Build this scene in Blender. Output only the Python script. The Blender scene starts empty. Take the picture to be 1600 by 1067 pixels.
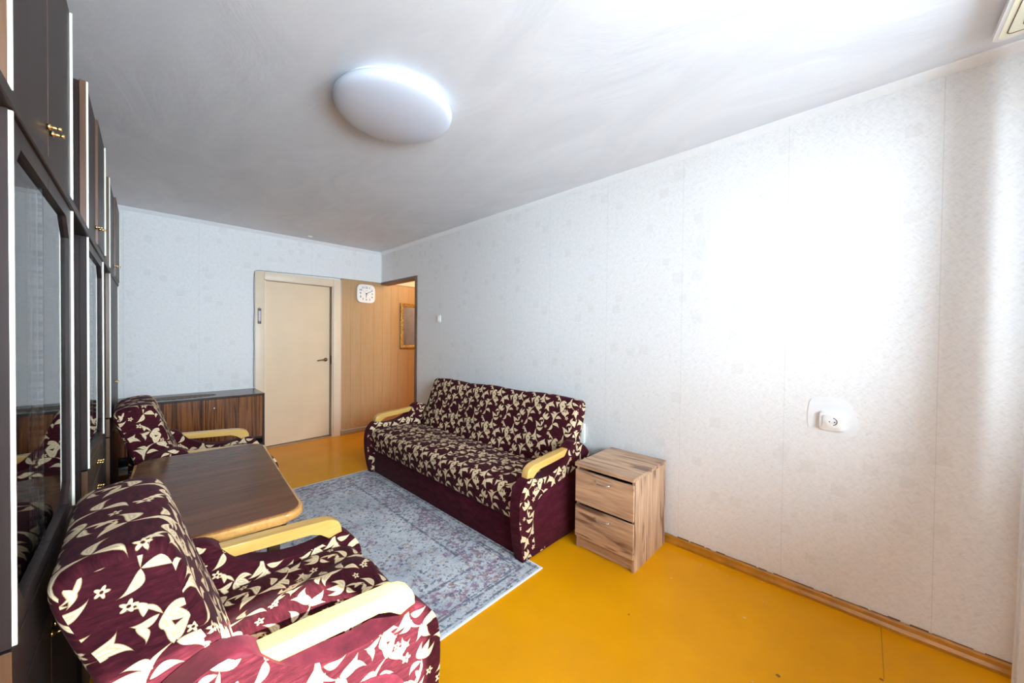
import bpy, bmesh, math, random
from mathutils import Vector, Matrix
S = bpy.context.scene
COL = S.collection
R = math.radians
random.seed(7)

# ------------------------------------------------------------------ camera
cam_d = bpy.data.cameras.new('camera')
cam = bpy.data.objects.new('camera', cam_d)
COL.objects.link(cam)
S.camera = cam
F_PX = 566.616
cam_d.sensor_fit = 'HORIZONTAL'
cam_d.sensor_width = 36.0
cam_d.lens = F_PX / 1600.0 * 36.0
cam_d.clip_start = 0.02
YAW, PITCH, ROLL, CAM_H = R(45.863), R(0.761), R(0.603), 1.345
fh = Vector((math.sin(YAW), math.cos(YAW), 0)); rh = Vector((math.cos(YAW), -math.sin(YAW), 0)); up = Vector((0, 0, 1))
fw = fh * math.cos(PITCH) - up * math.sin(PITCH)
u0 = up * math.cos(PITCH) + fh * math.sin(PITCH)
rr = rh * math.cos(ROLL) + u0 * math.sin(ROLL)
uu = u0 * math.cos(ROLL) - rh * math.sin(ROLL)
cam.matrix_world = Matrix(((rr.x, uu.x, -fw.x, 0), (rr.y, uu.y, -fw.y, 0), (rr.z, uu.z, -fw.z, CAM_H), (0, 0, 0, 1)))

# ------------------------------------------------------------------ world, sun, exposure
W = bpy.data.worlds.new('world'); S.world = W; W.use_nodes = True
bg = W.node_tree.nodes['Background']
bg.inputs[0].default_value = (0.74, 0.87, 1.0, 1)
bg.inputs[1].default_value = 38.0
sun_d = bpy.data.lights.new('sun', 'SUN'); sun_d.energy = 60.0; sun_d.angle = R(0.6); sun_d.color = (1.0, 0.95, 0.88)
sun = bpy.data.objects.new('sun', sun_d); COL.objects.link(sun)
sun.location = (3, -6, 6)
sun.rotation_euler = Vector((-0.575, 1.0, -0.55)).to_track_quat('-Z', 'Y').to_euler()
por_d = bpy.data.lights.new('window_portal', 'AREA'); por_d.shape = 'RECTANGLE'; por_d.size = 2.6; por_d.size_y = 1.7
por_d.cycles.is_portal = True
por = bpy.data.objects.new('window_portal', por_d); COL.objects.link(por)
por.location = (0.80, -1.37, 1.60); por.rotation_euler = (R(90), 0, 0)
S.view_settings.view_transform = 'Standard'
S.view_settings.look = 'None'
S.view_settings.gamma = 1.0
S.view_settings.use_curve_mapping = False
S.view_settings.exposure = 0.14
S.cycles.max_bounces = 10; S.cycles.diffuse_bounces = 6; S.cycles.glossy_bounces = 4
S.cycles.transparent_max_bounces = 12
S.cycles.caustics_reflective = False; S.cycles.caustics_refractive = False
S.cycles.sample_clamp_indirect = 8.0

# ------------------------------------------------------------------ constants of the room
XW, YB, ZC = 2.444, 5.014, 2.53          # right wall, back wall, ceiling
XL, YF = -0.56, -1.20                    # left wall, window wall
CAB_X = -0.12                            # front of the wall unit

# ------------------------------------------------------------------ node helpers
class NT:
    def __init__(s, name):
        s.m = bpy.data.materials.new(name); s.m.use_nodes = True
        s.t = s.m.node_tree; s.p = s.t.nodes['Principled BSDF']; s.out = s.t.nodes['Material Output']
    def new(s, kind, **props):
        n = s.t.nodes.new(kind)
        for k, v in props.items(): setattr(n, k, v)
        return n
    def put(s, sock, v):
        if hasattr(v, 'is_output'): s.t.links.new(v, sock)
        elif isinstance(v, (tuple, list)) and sock.type == 'RGBA' and len(v) == 3: sock.default_value = (*v, 1)
        else: sock.default_value = v
    def math(s, op, a, b=None, c=None, clamp=False):
        n = s.new('ShaderNodeMath', operation=op, use_clamp=clamp)
        for i, v in enumerate((a, b, c)):
            if v is not None: s.put(n.inputs[i], v)
        return n.outputs[0]
    def vec(s, op, a, b=None, c=None):
        n = s.new('ShaderNodeVectorMath', operation=op)
        for i, v in enumerate((a, b, c)):
            if v is not None: s.put(n.inputs[i], v)
        return n.outputs[0]
    def coord(s, which='Object'):
        return s.new('ShaderNodeTexCoord').outputs[which]
    def mapping(s, v, loc=(0, 0, 0), rot=(0, 0, 0), scale=(1, 1, 1), kind='POINT'):
        n = s.new('ShaderNodeMapping', vector_type=kind)
        s.put(n.inputs[0], v); n.inputs[1].default_value = loc; n.inputs[2].default_value = rot; n.inputs[3].default_value = scale
        return n.outputs[0]
    def xyz(s, v):
        n = s.new('ShaderNodeSeparateXYZ'); s.put(n.inputs[0], v); return n.outputs
    def comb(s, x, y, z):
        n = s.new('ShaderNodeCombineXYZ')
        for i, v in enumerate((x, y, z)): s.put(n.inputs[i], v)
        return n.outputs[0]
    def noise(s, v, scale=5, detail=2, rough=.5, dist=0, out=0):
        n = s.new('ShaderNodeTexNoise'); s.put(n.inputs['Vector'], v)
        n.inputs['Scale'].default_value = scale; n.inputs['Detail'].default_value = detail
        n.inputs['Roughness'].default_value = rough; n.inputs['Distortion'].default_value = dist
        return n.outputs[out]
    def voro(s, v, scale=5, feature='F1', out='Distance', rnd=1.0, metric='EUCLIDEAN'):
        n = s.new('ShaderNodeTexVoronoi', feature=feature)
        if feature != 'DISTANCE_TO_EDGE': n.distance = metric
        s.put(n.inputs['Vector'], v)
        n.inputs['Scale'].default_value = scale; n.inputs['Randomness'].default_value = rnd
        return n.outputs[out]
    def ramp(s, f, stops, interp='LINEAR'):
        n = s.new('ShaderNodeValToRGB'); s.put(n.inputs[0], f)
        cr = n.color_ramp; cr.interpolation = interp
        while len(cr.elements) < len(stops): cr.elements.new(0.5)
        for e, (p, c) in zip(cr.elements, stops):
            e.position = p
            e.color = (c, c, c, 1) if isinstance(c, (int, float)) else (*c, 1)
        return n.outputs[0]
    def mix(s, f, a, b, mode='MIX'):
        n = s.new('ShaderNodeMix', data_type='RGBA', blend_type=mode)
        s.put(n.inputs[0], f); s.put(n.inputs[6], a); s.put(n.inputs[7], b)
        return n.outputs[2]
    def remap(s, v, a, b, c=0.0, d=1.0):
        n = s.new('ShaderNodeMapRange'); s.put(n.inputs[0], v)
        for i, q in zip((1, 2, 3, 4), (a, b, c, d)): n.inputs[i].default_value = q
        return n.outputs[0]
    def bump(s, h, strength=.3, dist=.002):
        n = s.new('ShaderNodeBump'); n.inputs['Strength'].default_value = strength; n.inputs['Distance'].default_value = dist
        s.put(n.inputs['Height'], h); s.t.links.new(n.outputs[0], s.p.inputs['Normal'])
    def set(s, **kw):
        names = dict(color='Base Color', rough='Roughness', metal='Metallic', spec='Specular IOR Level', coat='Coat Weight', coat_rough='Coat Roughness',
                     sheen='Sheen Weight', sheen_rough='Sheen Roughness', sheen_tint='Sheen Tint', trans='Transmission Weight', sss='Subsurface Weight', alpha='Alpha')
        for k, v in kw.items(): s.put(s.p.inputs[names[k]], v)
        return s.m

M = {}
def plain(name, color, rough=.5, metal=0, coat=0, spec=.5, var=.06, scale=40):
    t = NT(name); c = t.coord()
    n = t.noise(c, scale, 3)
    a = tuple(max(0, q * (1 - var)) for q in color); b = tuple(min(1, q * (1 + var)) for q in color)
    t.set(color=t.ramp(n, [(.3, a), (.7, b)]), rough=rough, metal=metal, coat=coat, spec=spec)
    M[name] = t.m
    return t.m

# ------------------------------------------------------------------ materials of the setting
def mat_wallpaper():
    t = NT('wallpaper'); c = t.coord()
    # embossed patches: rectangles and slanted scratches
    x, y, z = t.xyz(c)
    u = t.math('ADD', x, y)
    p2 = t.comb(u, z, 0.0)
    cells = t.voro(p2, 9.0, 'F1', 'Color', .9, 'CHEBYCHEV')
    cr = t.xyz(cells)[0]
    dist = t.voro(p2, 9.0, 'F1', 'Distance', .9, 'CHEBYCHEV')
    patch = t.math('MULTIPLY', t.math('GREATER_THAN', cr, .62), t.math('LESS_THAN', dist, t.math('MULTIPLY', cr, .32)))
    scr = t.noise(t.mapping(t.mapping(p2, rot=(0, 0, R(38))), scale=(30, 110, 1)), 1.0, 3, .7)
    scr2 = t.noise(t.mapping(t.mapping(p2, rot=(0, 0, R(-47))), scale=(34, 120, 1)), 1.0, 3, .7)
    scr3 = t.noise(t.mapping(p2, scale=(160, 12, 1)), 1.0, 2, .6)
    fine = t.math('ADD', t.math('MULTIPLY', scr, .5), t.math('MULTIPLY', scr2, .5))
    seam = t.math('ABSOLUTE', t.math('SUBTRACT', t.math('FRACT', t.math('DIVIDE', t.math('ADD', u, -1.938), .5415)), .5))
    line = t.math('LESS_THAN', seam, .0022)
    big = t.noise(p2, 1.3, 4, .6)
    base = t.ramp(fine, [(.34, (.69, .672, .665)), (.5, (.79, .777, .772)), (.66, (.84, .83, .828))])
    base = t.mix(t.math('MULTIPLY', patch, .22), base, (.62, .585, .555))
    base = t.mix(t.math('MULTIPLY', t.ramp(scr3, [(.55, 0.0), (.75, 1.0)]), .10), base, (.60, .56, .53))
    base = t.mix(t.ramp(big, [(.35, .10), (.7, 0.0)]), base, (.70, .66, .60))
    base = t.mix(t.math('MULTIPLY', line, .45), base, (.5, .47, .45))
    t.set(color=base, rough=.62, spec=.3)
    t.bump(t.math('ADD', t.math('ADD', fine, t.math('MULTIPLY', patch, -.35)), t.math('MULTIPLY', line, -.8)), .42, .003)
    M['wallpaper'] = t.m
mat_wallpaper()
def mat_ceiling():
    t = NT('ceiling_paint'); c = t.coord()
    n = t.noise(t.mapping(c, scale=(1, .45, 1)), 3.0, 5, .6, 1.2)
    f = t.noise(c, 30, 3)
    t.set(color=t.ramp(n, [(.3, (.66, .675, .715)), (.65, (.74, .755, .79))]), rough=.55, spec=.35)
    t.bump(t.math('ADD', t.math('MULTIPLY', n, 2.0), t.math('MULTIPLY', f, .12)), .22, .012)
    M['ceiling_paint'] = t.m
mat_ceiling()
def mat_floor():
    t = NT('floor_paint'); c = t.coord()
    n = t.noise(c, 2.2, 4, .6); f = t.noise(c, 9, 3)
    sp = t.voro(c, 7.0, 'F1', 'Distance')
    x, y, z = t.xyz(c)
    seam = t.math('LESS_THAN', t.math('ABSOLUTE', t.math('SUBTRACT', t.math('FRACT', t.math('DIVIDE', t.math('ADD', y, 1.30), 2.44)), .5)), .0005)
    seam = t.math('MULTIPLY', seam, t.math('GREATER_THAN', t.noise(c, 3, 2), .42))
    base = t.ramp(n, [(.3, (.66, .262, .002)), (.7, (.74, .305, .003))])
    base = t.mix(t.math('MULTIPLY', t.math('LESS_THAN', sp, .045), .6), base, (.62, .52, .36))
    base = t.mix(t.math('MULTIPLY', t.math('LESS_THAN', t.voro(t.mapping(c, loc=(3, 1, 0)), 5.0), .040), .8), base, (.09, .05, .02))
    base = t.mix(t.math('MULTIPLY', seam, .7), base, (.12, .055, .01))
    t.set(color=base, rough=t.ramp(f, [(.3, .16), (.7, .24)]), spec=.09)
    t.bump(t.math('ADD', t.noise(c, 5, 3), t.math('MULTIPLY', f, .2)), .12, .01)
    M['floor_paint'] = t.m
mat_floor()
def mat_board(name, a, b, rough=.45):
    t = NT(name); c = t.coord()
    n = t.noise(t.mapping(c, scale=(1, 1, .05)), 60, 3, .6)
    w = t.noise(t.mapping(c, scale=(8, 8, .8)), 3, 4, .6, 1.5)
    s = t.math('ADD', t.math('MULTIPLY', n, .6), t.math('MULTIPLY', w, .4))
    t.set(color=t.ramp(s, [(.38, a), (.62, b)]), rough=rough)
    t.bump(n, .12, .001)
    M[name] = t.m
mat_board('beige_board', (.43, .255, .115), (.475, .29, .14), .42)
mat_board('brown_trim_wood', (.115, .062, .034), (.18, .10, .055), .4)
plain('door_paint', (.74, .565, .375), .35, var=.03, scale=4)
plain('casing_paint', (.75, .60, .44), .4, var=.03, scale=6)
plain('skirting_paint', (.42, .165, .010), .32, var=.22, scale=14)
plain('beige_skirting', (.36, .235, .135), .45)
plain('white_trim', (.80, .81, .82), .45, var=.02)
plain('white_plastic', (.82, .82, .81), .3, var=.01)
plain('aged_plastic', (.74, .71, .62), .35, var=.02)
plain('putty', (.80, .80, .81), .6, var=.02, scale=20)
plain('black', (.012, .012, .014), .35)
plain('cable_grey', (.10, .12, .15), .45)
plain('cable_white', (.78, .77, .75), .4)
plain('painted_dark', (.05, .065, .09), .8)  # near-black colour stands in for the darkness behind the door
plain('sun_blocker_grey', (.62, .60, .57), .8)
plain('cream_face', (.80, .76, .58), .4, var=.02)
plain('brown_line', (.13, .07, .035), .5)
# ------------------------------------------------------------------ woods
def mat_wood(name, a, b, axis=1, rough=.3, scale=1.0, dark=None, coat=0, spec=.5, contrast=(.35, .65)):
    """grain running along axis 0 x, 1 y, 2 z"""
    t = NT(name); c = t.coord()
    sc = [1.0, 1.0, 1.0]; sc[axis] = .06
    g = t.noise(t.mapping(c, scale=tuple(q * 55 * scale for q in sc)), 1.0, 4, .65)
    sc2 = [1.0, 1.0, 1.0]; sc2[axis] = .12
    w = t.noise(t.mapping(c, scale=tuple(q * 9 * scale for q in sc2)), 1.0, 3, .6, .8)
    s = t.math('ADD', t.math('MULTIPLY', g, .5), t.math('MULTIPLY', w, .5))
    col = t.ramp(s, [(contrast[0], a), (contrast[1], b)])
    if dark:
        k = t.noise(t.mapping(c, loc=(5, 3, 8), scale=tuple(q * 22 * scale for q in sc2)), 1.0, 2, .5, .6)
        col = t.mix(t.ramp(k, [(.57, 0.0), (.66, .85)]), col, dark)
    t.set(color=col, rough=rough, coat=coat, coat_rough=.08, spec=spec)
    t.bump(g, .06, .0008)
    M[name] = t.m
mat_wood('birch', (.57, .31, .070), (.70, .43, .13), 0, .30, coat=.2)
mat_wood('table_veneer', (.085, .028, .013), (.165, .060, .028), 0, .22, .7, spec=.10)
mat_wood('table_rim', (.46, .20, .05), (.66, .34, .10), 1, .25, coat=.3)
mat_wood('lacquer_dark', (.022, .014, .013), (.040, .026, .023), 2, .38, spec=.10)
mat_wood('lacquer_edge', (.075, .032, .014), (.145, .065, .03), 2, .35)
mat_wood('sideboard_frame', (.028, .013, .009), (.055, .026, .018), 0, .22)
mat_wood('oak_h', (.30, .165, .095), (.60, .38, .235), 1, .5, 1.0, dark=(.12, .052, .032), contrast=(.38, .60))
mat_wood('oak_v', (.30, .165, .095), (.60, .38, .235), 2, .5, 1.0, dark=(.12, .052, .032), contrast=(.38, .60))
def mat_rosewood():
    t = NT('rosewood'); c = t.coord()
    v = t.mapping(c, scale=(1, 1, .16))
    d = t.noise(v, 6, 3, .6, 1.0, out=1)
    v2 = t.vec('ADD', v, t.vec('SCALE', d))
    v2.node.inputs[1].default_value = (0, 0, 0)
    w = t.noise(t.mapping(v, scale=(26, 1, 3)), 1.6, 5, .62, 1.6)
    t.set(color=t.ramp(w, [(.32, (.016, .007, .004)), (.45, (.085, .026, .009)), (.58, (.26, .088, .022)), (.70, (.12, .038, .012))]), rough=.22, coat=.4, coat_rough=.08)
    M['rosewood'] = t.m
mat_rosewood()
# ------------------------------------------------------------------ upholstery
def mat_fabric():
    t = NT('floral_chenille')
    uv = t.coord('UV')
    wob = t.noise(uv, 9, 2, .5, 0, out=1)
    off = t.new('ShaderNodeVectorMath', operation='MULTIPLY_ADD')
    t.put(off.inputs[0], wob); off.inputs[1].default_value = (.016, .016, 0); off.inputs[2].default_value = (-.008, -.008, 0)
    uv = t.vec('ADD', uv, off.outputs[0])
    TW, TH = .25, .29
    acc = None; accf = None
    def wrapped(cx, cy):
        v = t.vec('SUBTRACT', uv, (cx, cy, 0))
        n = t.new('ShaderNodeVectorMath', operation='WRAP'); t.put(n.inputs[0], v)
        n.inputs[1].default_value = (TW / 2, TH / 2, 1); n.inputs[2].default_value = (-TW / 2, -TH / 2, -1)
        return n.outputs[0]
    def leaf(cx, cy, ang, ln, wd, bend, tip=.0):
        nonlocal acc
        # centre of the wrap sits at the middle of the leaf
        a = R(ang); mx, my = cx + math.cos(a) * ln / 2, cy + math.sin(a) * ln / 2
        q = t.mapping(wrapped(mx, my), loc=(0, 0, 0), rot=(0, 0, a), scale=(ln, ln, 1), kind='TEXTURE')
        u, v, _ = t.xyz(q)
        # u runs -.5 to .5 ; s = .25 - u*u
        s = t.math('MULTIPLY_ADD', t.math('MULTIPLY', u, -1.0), u, .25)
        vb = t.math('MULTIPLY_ADD', s, -bend, v)
        prof = t.math('MULTIPLY', s, t.math('MAXIMUM', t.math('MULTIPLY_ADD', u, -1.3, 1.0), .3))
        f = t.math('MULTIPLY_ADD', prof, 2 * wd / ln, t.math('MULTIPLY', t.math('ABSOLUTE', vb), -1.0))
        f = t.math('MULTIPLY', f, ln / .1)
        acc = f if acc is None else t.math('MAXIMUM', acc, f)
    def spray(cx, cy, a0, m, parts):
        """a spray of leaves turned by a0, mirrored by m"""
        ca, sa = math.cos(R(a0)), math.sin(R(a0))
        for px, py, an, ln, wd, bd in parts:
            px *= m; an = 180 - an if m < 0 else an; bd *= m
            leaf(cx + px * ca - py * sa, cy + px * sa + py * ca, an + a0, ln, wd, bd)
    scroll = [(0, 0, 62, .125, .015, .85), (.054, .104, 12, .072, .026, -.85), (.054, .104, 62, .060, .023, .6), (.052, .102, -40, .062, .024, .75),
              (.048, .100, 115, .050, .018, -.7), (.003, .030, 138, .068, .024, -.9), (.016, .066, 155, .050, .020, -.8), (.012, .046, 2, .055, .021, .9),
              (0, 0, -20, .066, .023, 1.0), (0, 0, 235, .060, .021, .9)]
    tulip = [(0, 0, -27, .054, .020, -.8), (0, 0, 0, .056, .024, 0), (0, 0, 27, .054, .020, .8), (0, 0, 180, .070, .010, .7), (-.006, 0, 145, .046, .017, -.9), (-.03, .008, 215, .045, .015, .9)]
    spray(.030, .030, 0, 1, scroll); spray(.145, .270, 180, -1, scroll)
    spray(.195, .058, 60, 1, tulip); spray(.062, .205, 150, -1, tulip)
    for q in ((.020, .195, -70, .045, .014, .8), (.150, .020, -30, .04, .014, -.8), (.150, .128, 120, .045, .016, .8), (.235, .160, 200, .04, .013, -.8)): leaf(*q)
    # small flowers
    for cx, cy, r in ((.140, .095, .014), (.012, .250, .014), (.225, .005, .012), (.110, .150, .011)):
        q = wrapped(cx, cy); u, v, _ = t.xyz(q)
        rr_ = t.vec('LENGTH', q)
        rr_ = rr_.node.outputs['Value']
        th = t.math('ARCTAN2', v, u)
        pet = t.math('MULTIPLY_ADD', t.math('COSINE', t.math('MULTIPLY', th, 5.0)), r * .28, r * .85)
        f = t.math('MULTIPLY', t.math('SUBTRACT', pet, rr_), 10.0)
        f = t.math('MINIMUM', f, t.math('MULTIPLY', t.math('SUBTRACT', rr_, r * .22), 14.0))
        acc = t.math('MAXIMUM', acc, f)
    fine = t.noise(t.coord('UV'), 420, 2, .6)
    f2 = t.math('ADD', acc, t.math('MULTIPLY', t.math('SUBTRACT', fine, .5), .018))
    mask = t.remap(f2, -.004, .010)
    mot = t.noise(t.mapping(t.coord('UV'), scale=(1, 4, 1)), 26, 4, .65)
    ground = t.ramp(mot, [(.30, (.020, .0030, .0055)), (.55, (.048, .0060, .0105)), (.75, (.085, .013, .020))])
    cream = t.ramp(f2, [(.0, (.30, .17, .09)), (.02, (.60, .43, .24)), (.05, (.74, .60, .40)), (.09, (.52, .36, .20)), (.125, (.74, .60, .40))])
    t.set(color=t.mix(mask, ground, cream), rough=.8, spec=.08, sheen=.04, sheen_rough=.4)
    t.p.inputs['Sheen Tint'].default_value = (.9, .55, .6, 1)
    t.bump(fine, .3, .001)     # the weave only: bump would evaluate the motif three times
    M['floral'] = t.m
mat_fabric()
def mat_velvet():
    t = NT('burgundy_velvet'); c = t.coord()
    n = t.noise(t.mapping(c, scale=(1, 1, 2.5)), 14, 4, .65); f = t.noise(c, 350, 2)
    t.set(color=t.ramp(n, [(.3, (.030, .004, .0075)), (.55, (.058, .0065, .013)), (.78, (.088, .013, .022))]), rough=.75, spec=.08, sheen=.06, sheen_rough=.4)
    t.p.inputs['Sheen Tint'].default_value = (.9, .5, .55, 1)
    t.bump(f, .3, .001)
    M['velvet'] = t.m
mat_velvet()
# ------------------------------------------------------------------ rug
RX0, RX1, RY0, RY1 = .02, 1.632, 1.315, 3.525
def mat_rug():
    t = NT('rug_pile'); c = t.coord()          # object coordinates: centre of the rug
    hx, hy = (RX1 - RX0) / 2, (RY1 - RY0) / 2
    x, y, z = t.xyz(c)
    d = t.math('MINIMUM', t.math('SUBTRACT', hx, t.math('ABSOLUTE', x)), t.math('SUBTRACT', hy, t.math('ABSOLUTE', y)))
    n = t.noise(c, 3.2, 5, .65); fine = t.noise(c, 220, 2, .6); mid = t.noise(c, 26, 4, .7); blot = t.noise(t.mapping(c, loc=(4, 2, 0)), 4.2, 4, .6)
    base = t.ramp(n, [(.32, (.29, .32, .36)), (.5, (.49, .51, .54)), (.68, (.62, .625, .635))])
    inb = t.math('MULTIPLY', t.math('GREATER_THAN', d, .09), t.math('LESS_THAN', d, .30))
    # worn purple and rust pattern
    pm = t.math('MULTIPLY', t.ramp(mid, [(.50, 0.0), (.58, 1.0)]), t.ramp(blot, [(.42, 0.0), (.60, 1.0)]))
    base = t.mix(t.math('MULTIPLY', pm, .75), base, (.18, .06, .15))
    mid2 = t.noise(t.mapping(c, loc=(7, 3, 0)), 34, 4, .7)
    pm2 = t.math('MULTIPLY', t.ramp(mid2, [(.505, 0.0), (.55, 1.0)]), t.math('MULTIPLY_ADD', inb, .80, .12))
    base = t.mix(t.math('MULTIPLY', pm2, .8), base, (.15, .035, .11))
    mid3 = t.noise(t.mapping(c, loc=(1, 9, 0)), 46, 3, .7)
    base = t.mix(t.math('MULTIPLY', t.ramp(mid3, [(.56, 0.0), (.60, 1.0)]), .85), base, (.045, .06, .095))
    mid4 = t.noise(t.mapping(c, loc=(2, 5, 0)), 44, 3, .7)
    base = t.mix(t.math('MULTIPLY', t.ramp(mid4, [(.58, 0.0), (.63, 1.0)]), .7), base, (.45, .28, .12))
    rust = t.math('MULTIPLY', t.ramp(t.noise(t.mapping(c, loc=(9, 9, 0)), 5.0, 3), [(.60, 0.0), (.68, 1.0)]), t.ramp(mid, [(.45, 0.0), (.55, 1.0)]))
    base = t.mix(t.math('MULTIPLY', rust, .75), base, (.20, .07, .07))
    # ring flowers in the border
    ring = t.voro(c, 13.0, 'F1', 'Distance', .75)
    rg = t.math('MULTIPLY', t.math('LESS_THAN', t.math('ABSOLUTE', t.math('SUBTRACT', ring, .19)), .07), t.math('LESS_THAN', d, .34))
    rg = t.math('MULTIPLY', rg, t.ramp(t.noise(c, 9, 2), [(.45, 0.0), (.55, 1.0)]))
    base = t.mix(t.math('MULTIPLY', rg, .7), base, (.24, .06, .13))
    # border lines, worn
    wear = t.ramp(t.noise(c, 26, 3, .7), [(.40, 0.0), (.52, 1.0)])
    ln = None
    for dd, w in ((.035, .006), (.088, .007), (.108, .004), (.285, .007)):
        l = t.math('LESS_THAN', t.math('ABSOLUTE', t.math('SUBTRACT', d, dd)), w)
        ln = l if ln is None else t.math('MAXIMUM', ln, l)
    base = t.mix(t.math('MULTIPLY', t.math('MULTIPLY', ln, wear), .85), base, (.055, .075, .11))
    base = t.mix(t.math('LESS_THAN', d, .012), base, (.68, .70, .74))
    base = t.mix(t.math('MULTIPLY', t.ramp(fine, [(.4, 0.0), (.7, 1.0)]), .18), base, (.60, .61, .64))
    t.set(color=base, rough=.9, spec=.15, sheen=.15)
    t.bump(fine, .5, .003)
    M['rug'] = t.m
mat_rug()
# ------------------------------------------------------------------ metal, glass, mirror, cloth
def mat_simple():
    t = NT('brass'); t.set(color=t.ramp(t.noise(t.coord(), 60), [(.3, (.70, .42, .12)), (.7, (.86, .58, .22))]), rough=.22, metal=1); M['brass'] = t.m
    t = NT('bronze'); t.set(color=t.ramp(t.noise(t.coord(), 60), [(.3, (.20, .13, .07)), (.7, (.34, .23, .12))]), rough=.3, metal=.9); M['bronze'] = t.m
    t = NT('chrome'); t.set(color=t.ramp(t.noise(t.coord(), 60), [(.3, (.72, .72, .74)), (.7, (.85, .85, .87))]), rough=.15, metal=1); M['chrome'] = t.m
    t = NT('mirror_glass'); t.set(color=t.ramp(t.noise(t.coord(), 8), [(.3, (.27, .26, .34)), (.7, (.31, .30, .38))]), rough=.03, metal=1); M['mirror'] = t.m
    t = NT('gilt'); t.set(color=t.ramp(t.noise(t.coord(), 45, 4), [(.35, (.24, .11, .02)), (.65, (.62, .36, .09))]), rough=.35, metal=.5); M['gilt'] = t.m
    t = NT('clear_glass')
    fr = t.new('ShaderNodeFresnel'); fr.inputs[0].default_value = 1.5
    tr = t.new('ShaderNodeBsdfTransparent'); t.put(tr.inputs[0], t.ramp(t.noise(t.coord(), 3), [(0, (.90, .93, .93)), (1, (.94, .96, .96))]))
    gl = t.new('ShaderNodeBsdfGlossy'); gl.inputs['Roughness'].default_value = .015
    mx = t.new('ShaderNodeMixShader'); t.put(mx.inputs[0], fr.outputs[0]); t.put(mx.inputs[1], tr.outputs[0]); t.put(mx.inputs[2], gl.outputs[0])
    t.t.links.new(mx.outputs[0], t.out.inputs[0]); M['glass'] = t.m
    t = NT('glass_edge'); t.set(color=t.ramp(t.noise(t.mapping(t.coord(), scale=(1, 1, 120)), 1.0), [(.42, (.34, .44, .50)), (.55, (.72, .82, .86))]), rough=.2); M['glass_edge'] = t.m
    t = NT('net_curtain')
    df = t.new('ShaderNodeBsdfDiffuse'); tl = t.new('ShaderNodeBsdfTranslucent'); mx = t.new('ShaderNodeMixShader')
    cc = t.ramp(t.noise(t.coord(), 200), [(.3, (.84, .85, .87)), (.7, (.90, .91, .92))])
    t.put(df.inputs[0], cc); t.put(tl.inputs[0], cc); mx.inputs[0].default_value = .45
    t.put(mx.inputs[1], df.outputs[0]); t.put(mx.inputs[2], tl.outputs[0]); t.t.links.new(mx.outputs[0], t.out.inputs[0]); M['curtain'] = t.m
    t = NT('opal_plastic'); t.set(color=t.ramp(t.noise(t.coord(), 2), [(0, (.60, .63, .72)), (1, (.62, .65, .74))]), rough=.32, spec=.5); M['opal'] = t.m
    t = NT('porcelain'); t.set(color=t.ramp(t.noise(t.coord(), 8), [(0, (.80, .80, .78)), (1, (.86, .86, .85))]), rough=.15, coat=.3); M['porcelain'] = t.m
    t = NT('lace'); c = t.coord()
    x, y, z = t.xyz(c)
    rad = t.vec('LENGTH', t.mapping(c, scale=(1, 3.2, 1))).node.outputs['Value']
    th = t.math('ARCTAN2', t.math('MULTIPLY', y, 3.2), x)
    pt = t.math('MULTIPLY', t.math('SINE', t.math('MULTIPLY', rad, 110.0)), t.math('SINE', t.math('MULTIPLY', th, 40.0)))
    t.set(color=t.ramp(t.math('MULTIPLY_ADD', pt, .5, t.noise(c, 60)), [(.2, (.06, .038, .028)), (.9, (.30, .24, .18))]), rough=.8); M['lace'] = t.m
mat_simple()
plain('cream_edge', (.76, .72, .60), .35, var=.02)
plain('maroon_plaque', (.055, .02, .022), .4)
plain('pale_print', (.62, .55, .62), .5)
plain('ground_grey', (.30, .30, .29), .9)

# ------------------------------------------------------------------ mesh helpers
def link(o, parent=None):
    COL.objects.link(o)
    if parent is not None: o.parent = parent
    return o
def obj(name, bm, mats, parent=None, smooth=False, loc=None):
    me = bpy.data.meshes.new(name)
    bmesh.ops.recalc_face_normals(bm, faces=bm.faces[:])
    bm.to_mesh(me); bm.free()
    for m in (mats if isinstance(mats, (list, tuple)) else [mats]): me.materials.append(M[m] if isinstance(m, str) else m)
    if smooth:
        for p in me.polygons: p.use_smooth = True
        if smooth != 'all': me.set_sharp_from_angle(angle=R(38))
    o = bpy.data.objects.new(name, me)
    if loc: o.location = loc
    return link(o, parent)
def thing(name, label, cat, loc=(0, 0, 0), rotz=0, group=None):
    o = bpy.data.objects.new(name, None); o.empty_display_size = .1
    o.location = loc; o.rotation_euler = (0, 0, rotz); COL.objects.link(o)
    o['label'] = label; o['category'] = cat
    if group: o['group'] = group
    return o
def tag(o, label, cat, group=None, kind=None):
    o['label'] = label; o['category'] = cat
    if group: o['group'] = group
    if kind: o['kind'] = kind
    return o
def struct(o, label=None):
    o['kind'] = 'structure'
    if label: o['label'] = label
    return o
def bx(bm, x0, x1, y0, y1, z0, z1, bev=0, seg=2, mat=0):
    vs = [bm.verts.new(p) for p in ((x0, y0, z0), (x1, y0, z0), (x1, y1, z0), (x0, y1, z0), (x0, y0, z1), (x1, y0, z1), (x1, y1, z1), (x0, y1, z1))]
    fs = [bm.faces.new([vs[i] for i in q]) for q in ((0, 3, 2, 1), (4, 5, 6, 7), (0, 1, 5, 4), (1, 2, 6, 5), (2, 3, 7, 6), (3, 0, 4, 7))]
    for f in fs: f.material_index = mat
    if bev:
        es = list({e for f in fs for e in f.edges})
        bmesh.ops.bevel(bm, geom=es, offset=bev, segments=seg, affect='EDGES', profile=.5)
    return vs
def box(name, x0, x1, y0, y1, z0, z1, mat, parent=None, bev=0, seg=2):
    bm = bmesh.new(); bx(bm, x0, x1, y0, y1, z0, z1, bev, seg)
    return obj(name, bm, mat, parent, smooth=bool(bev))
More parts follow.
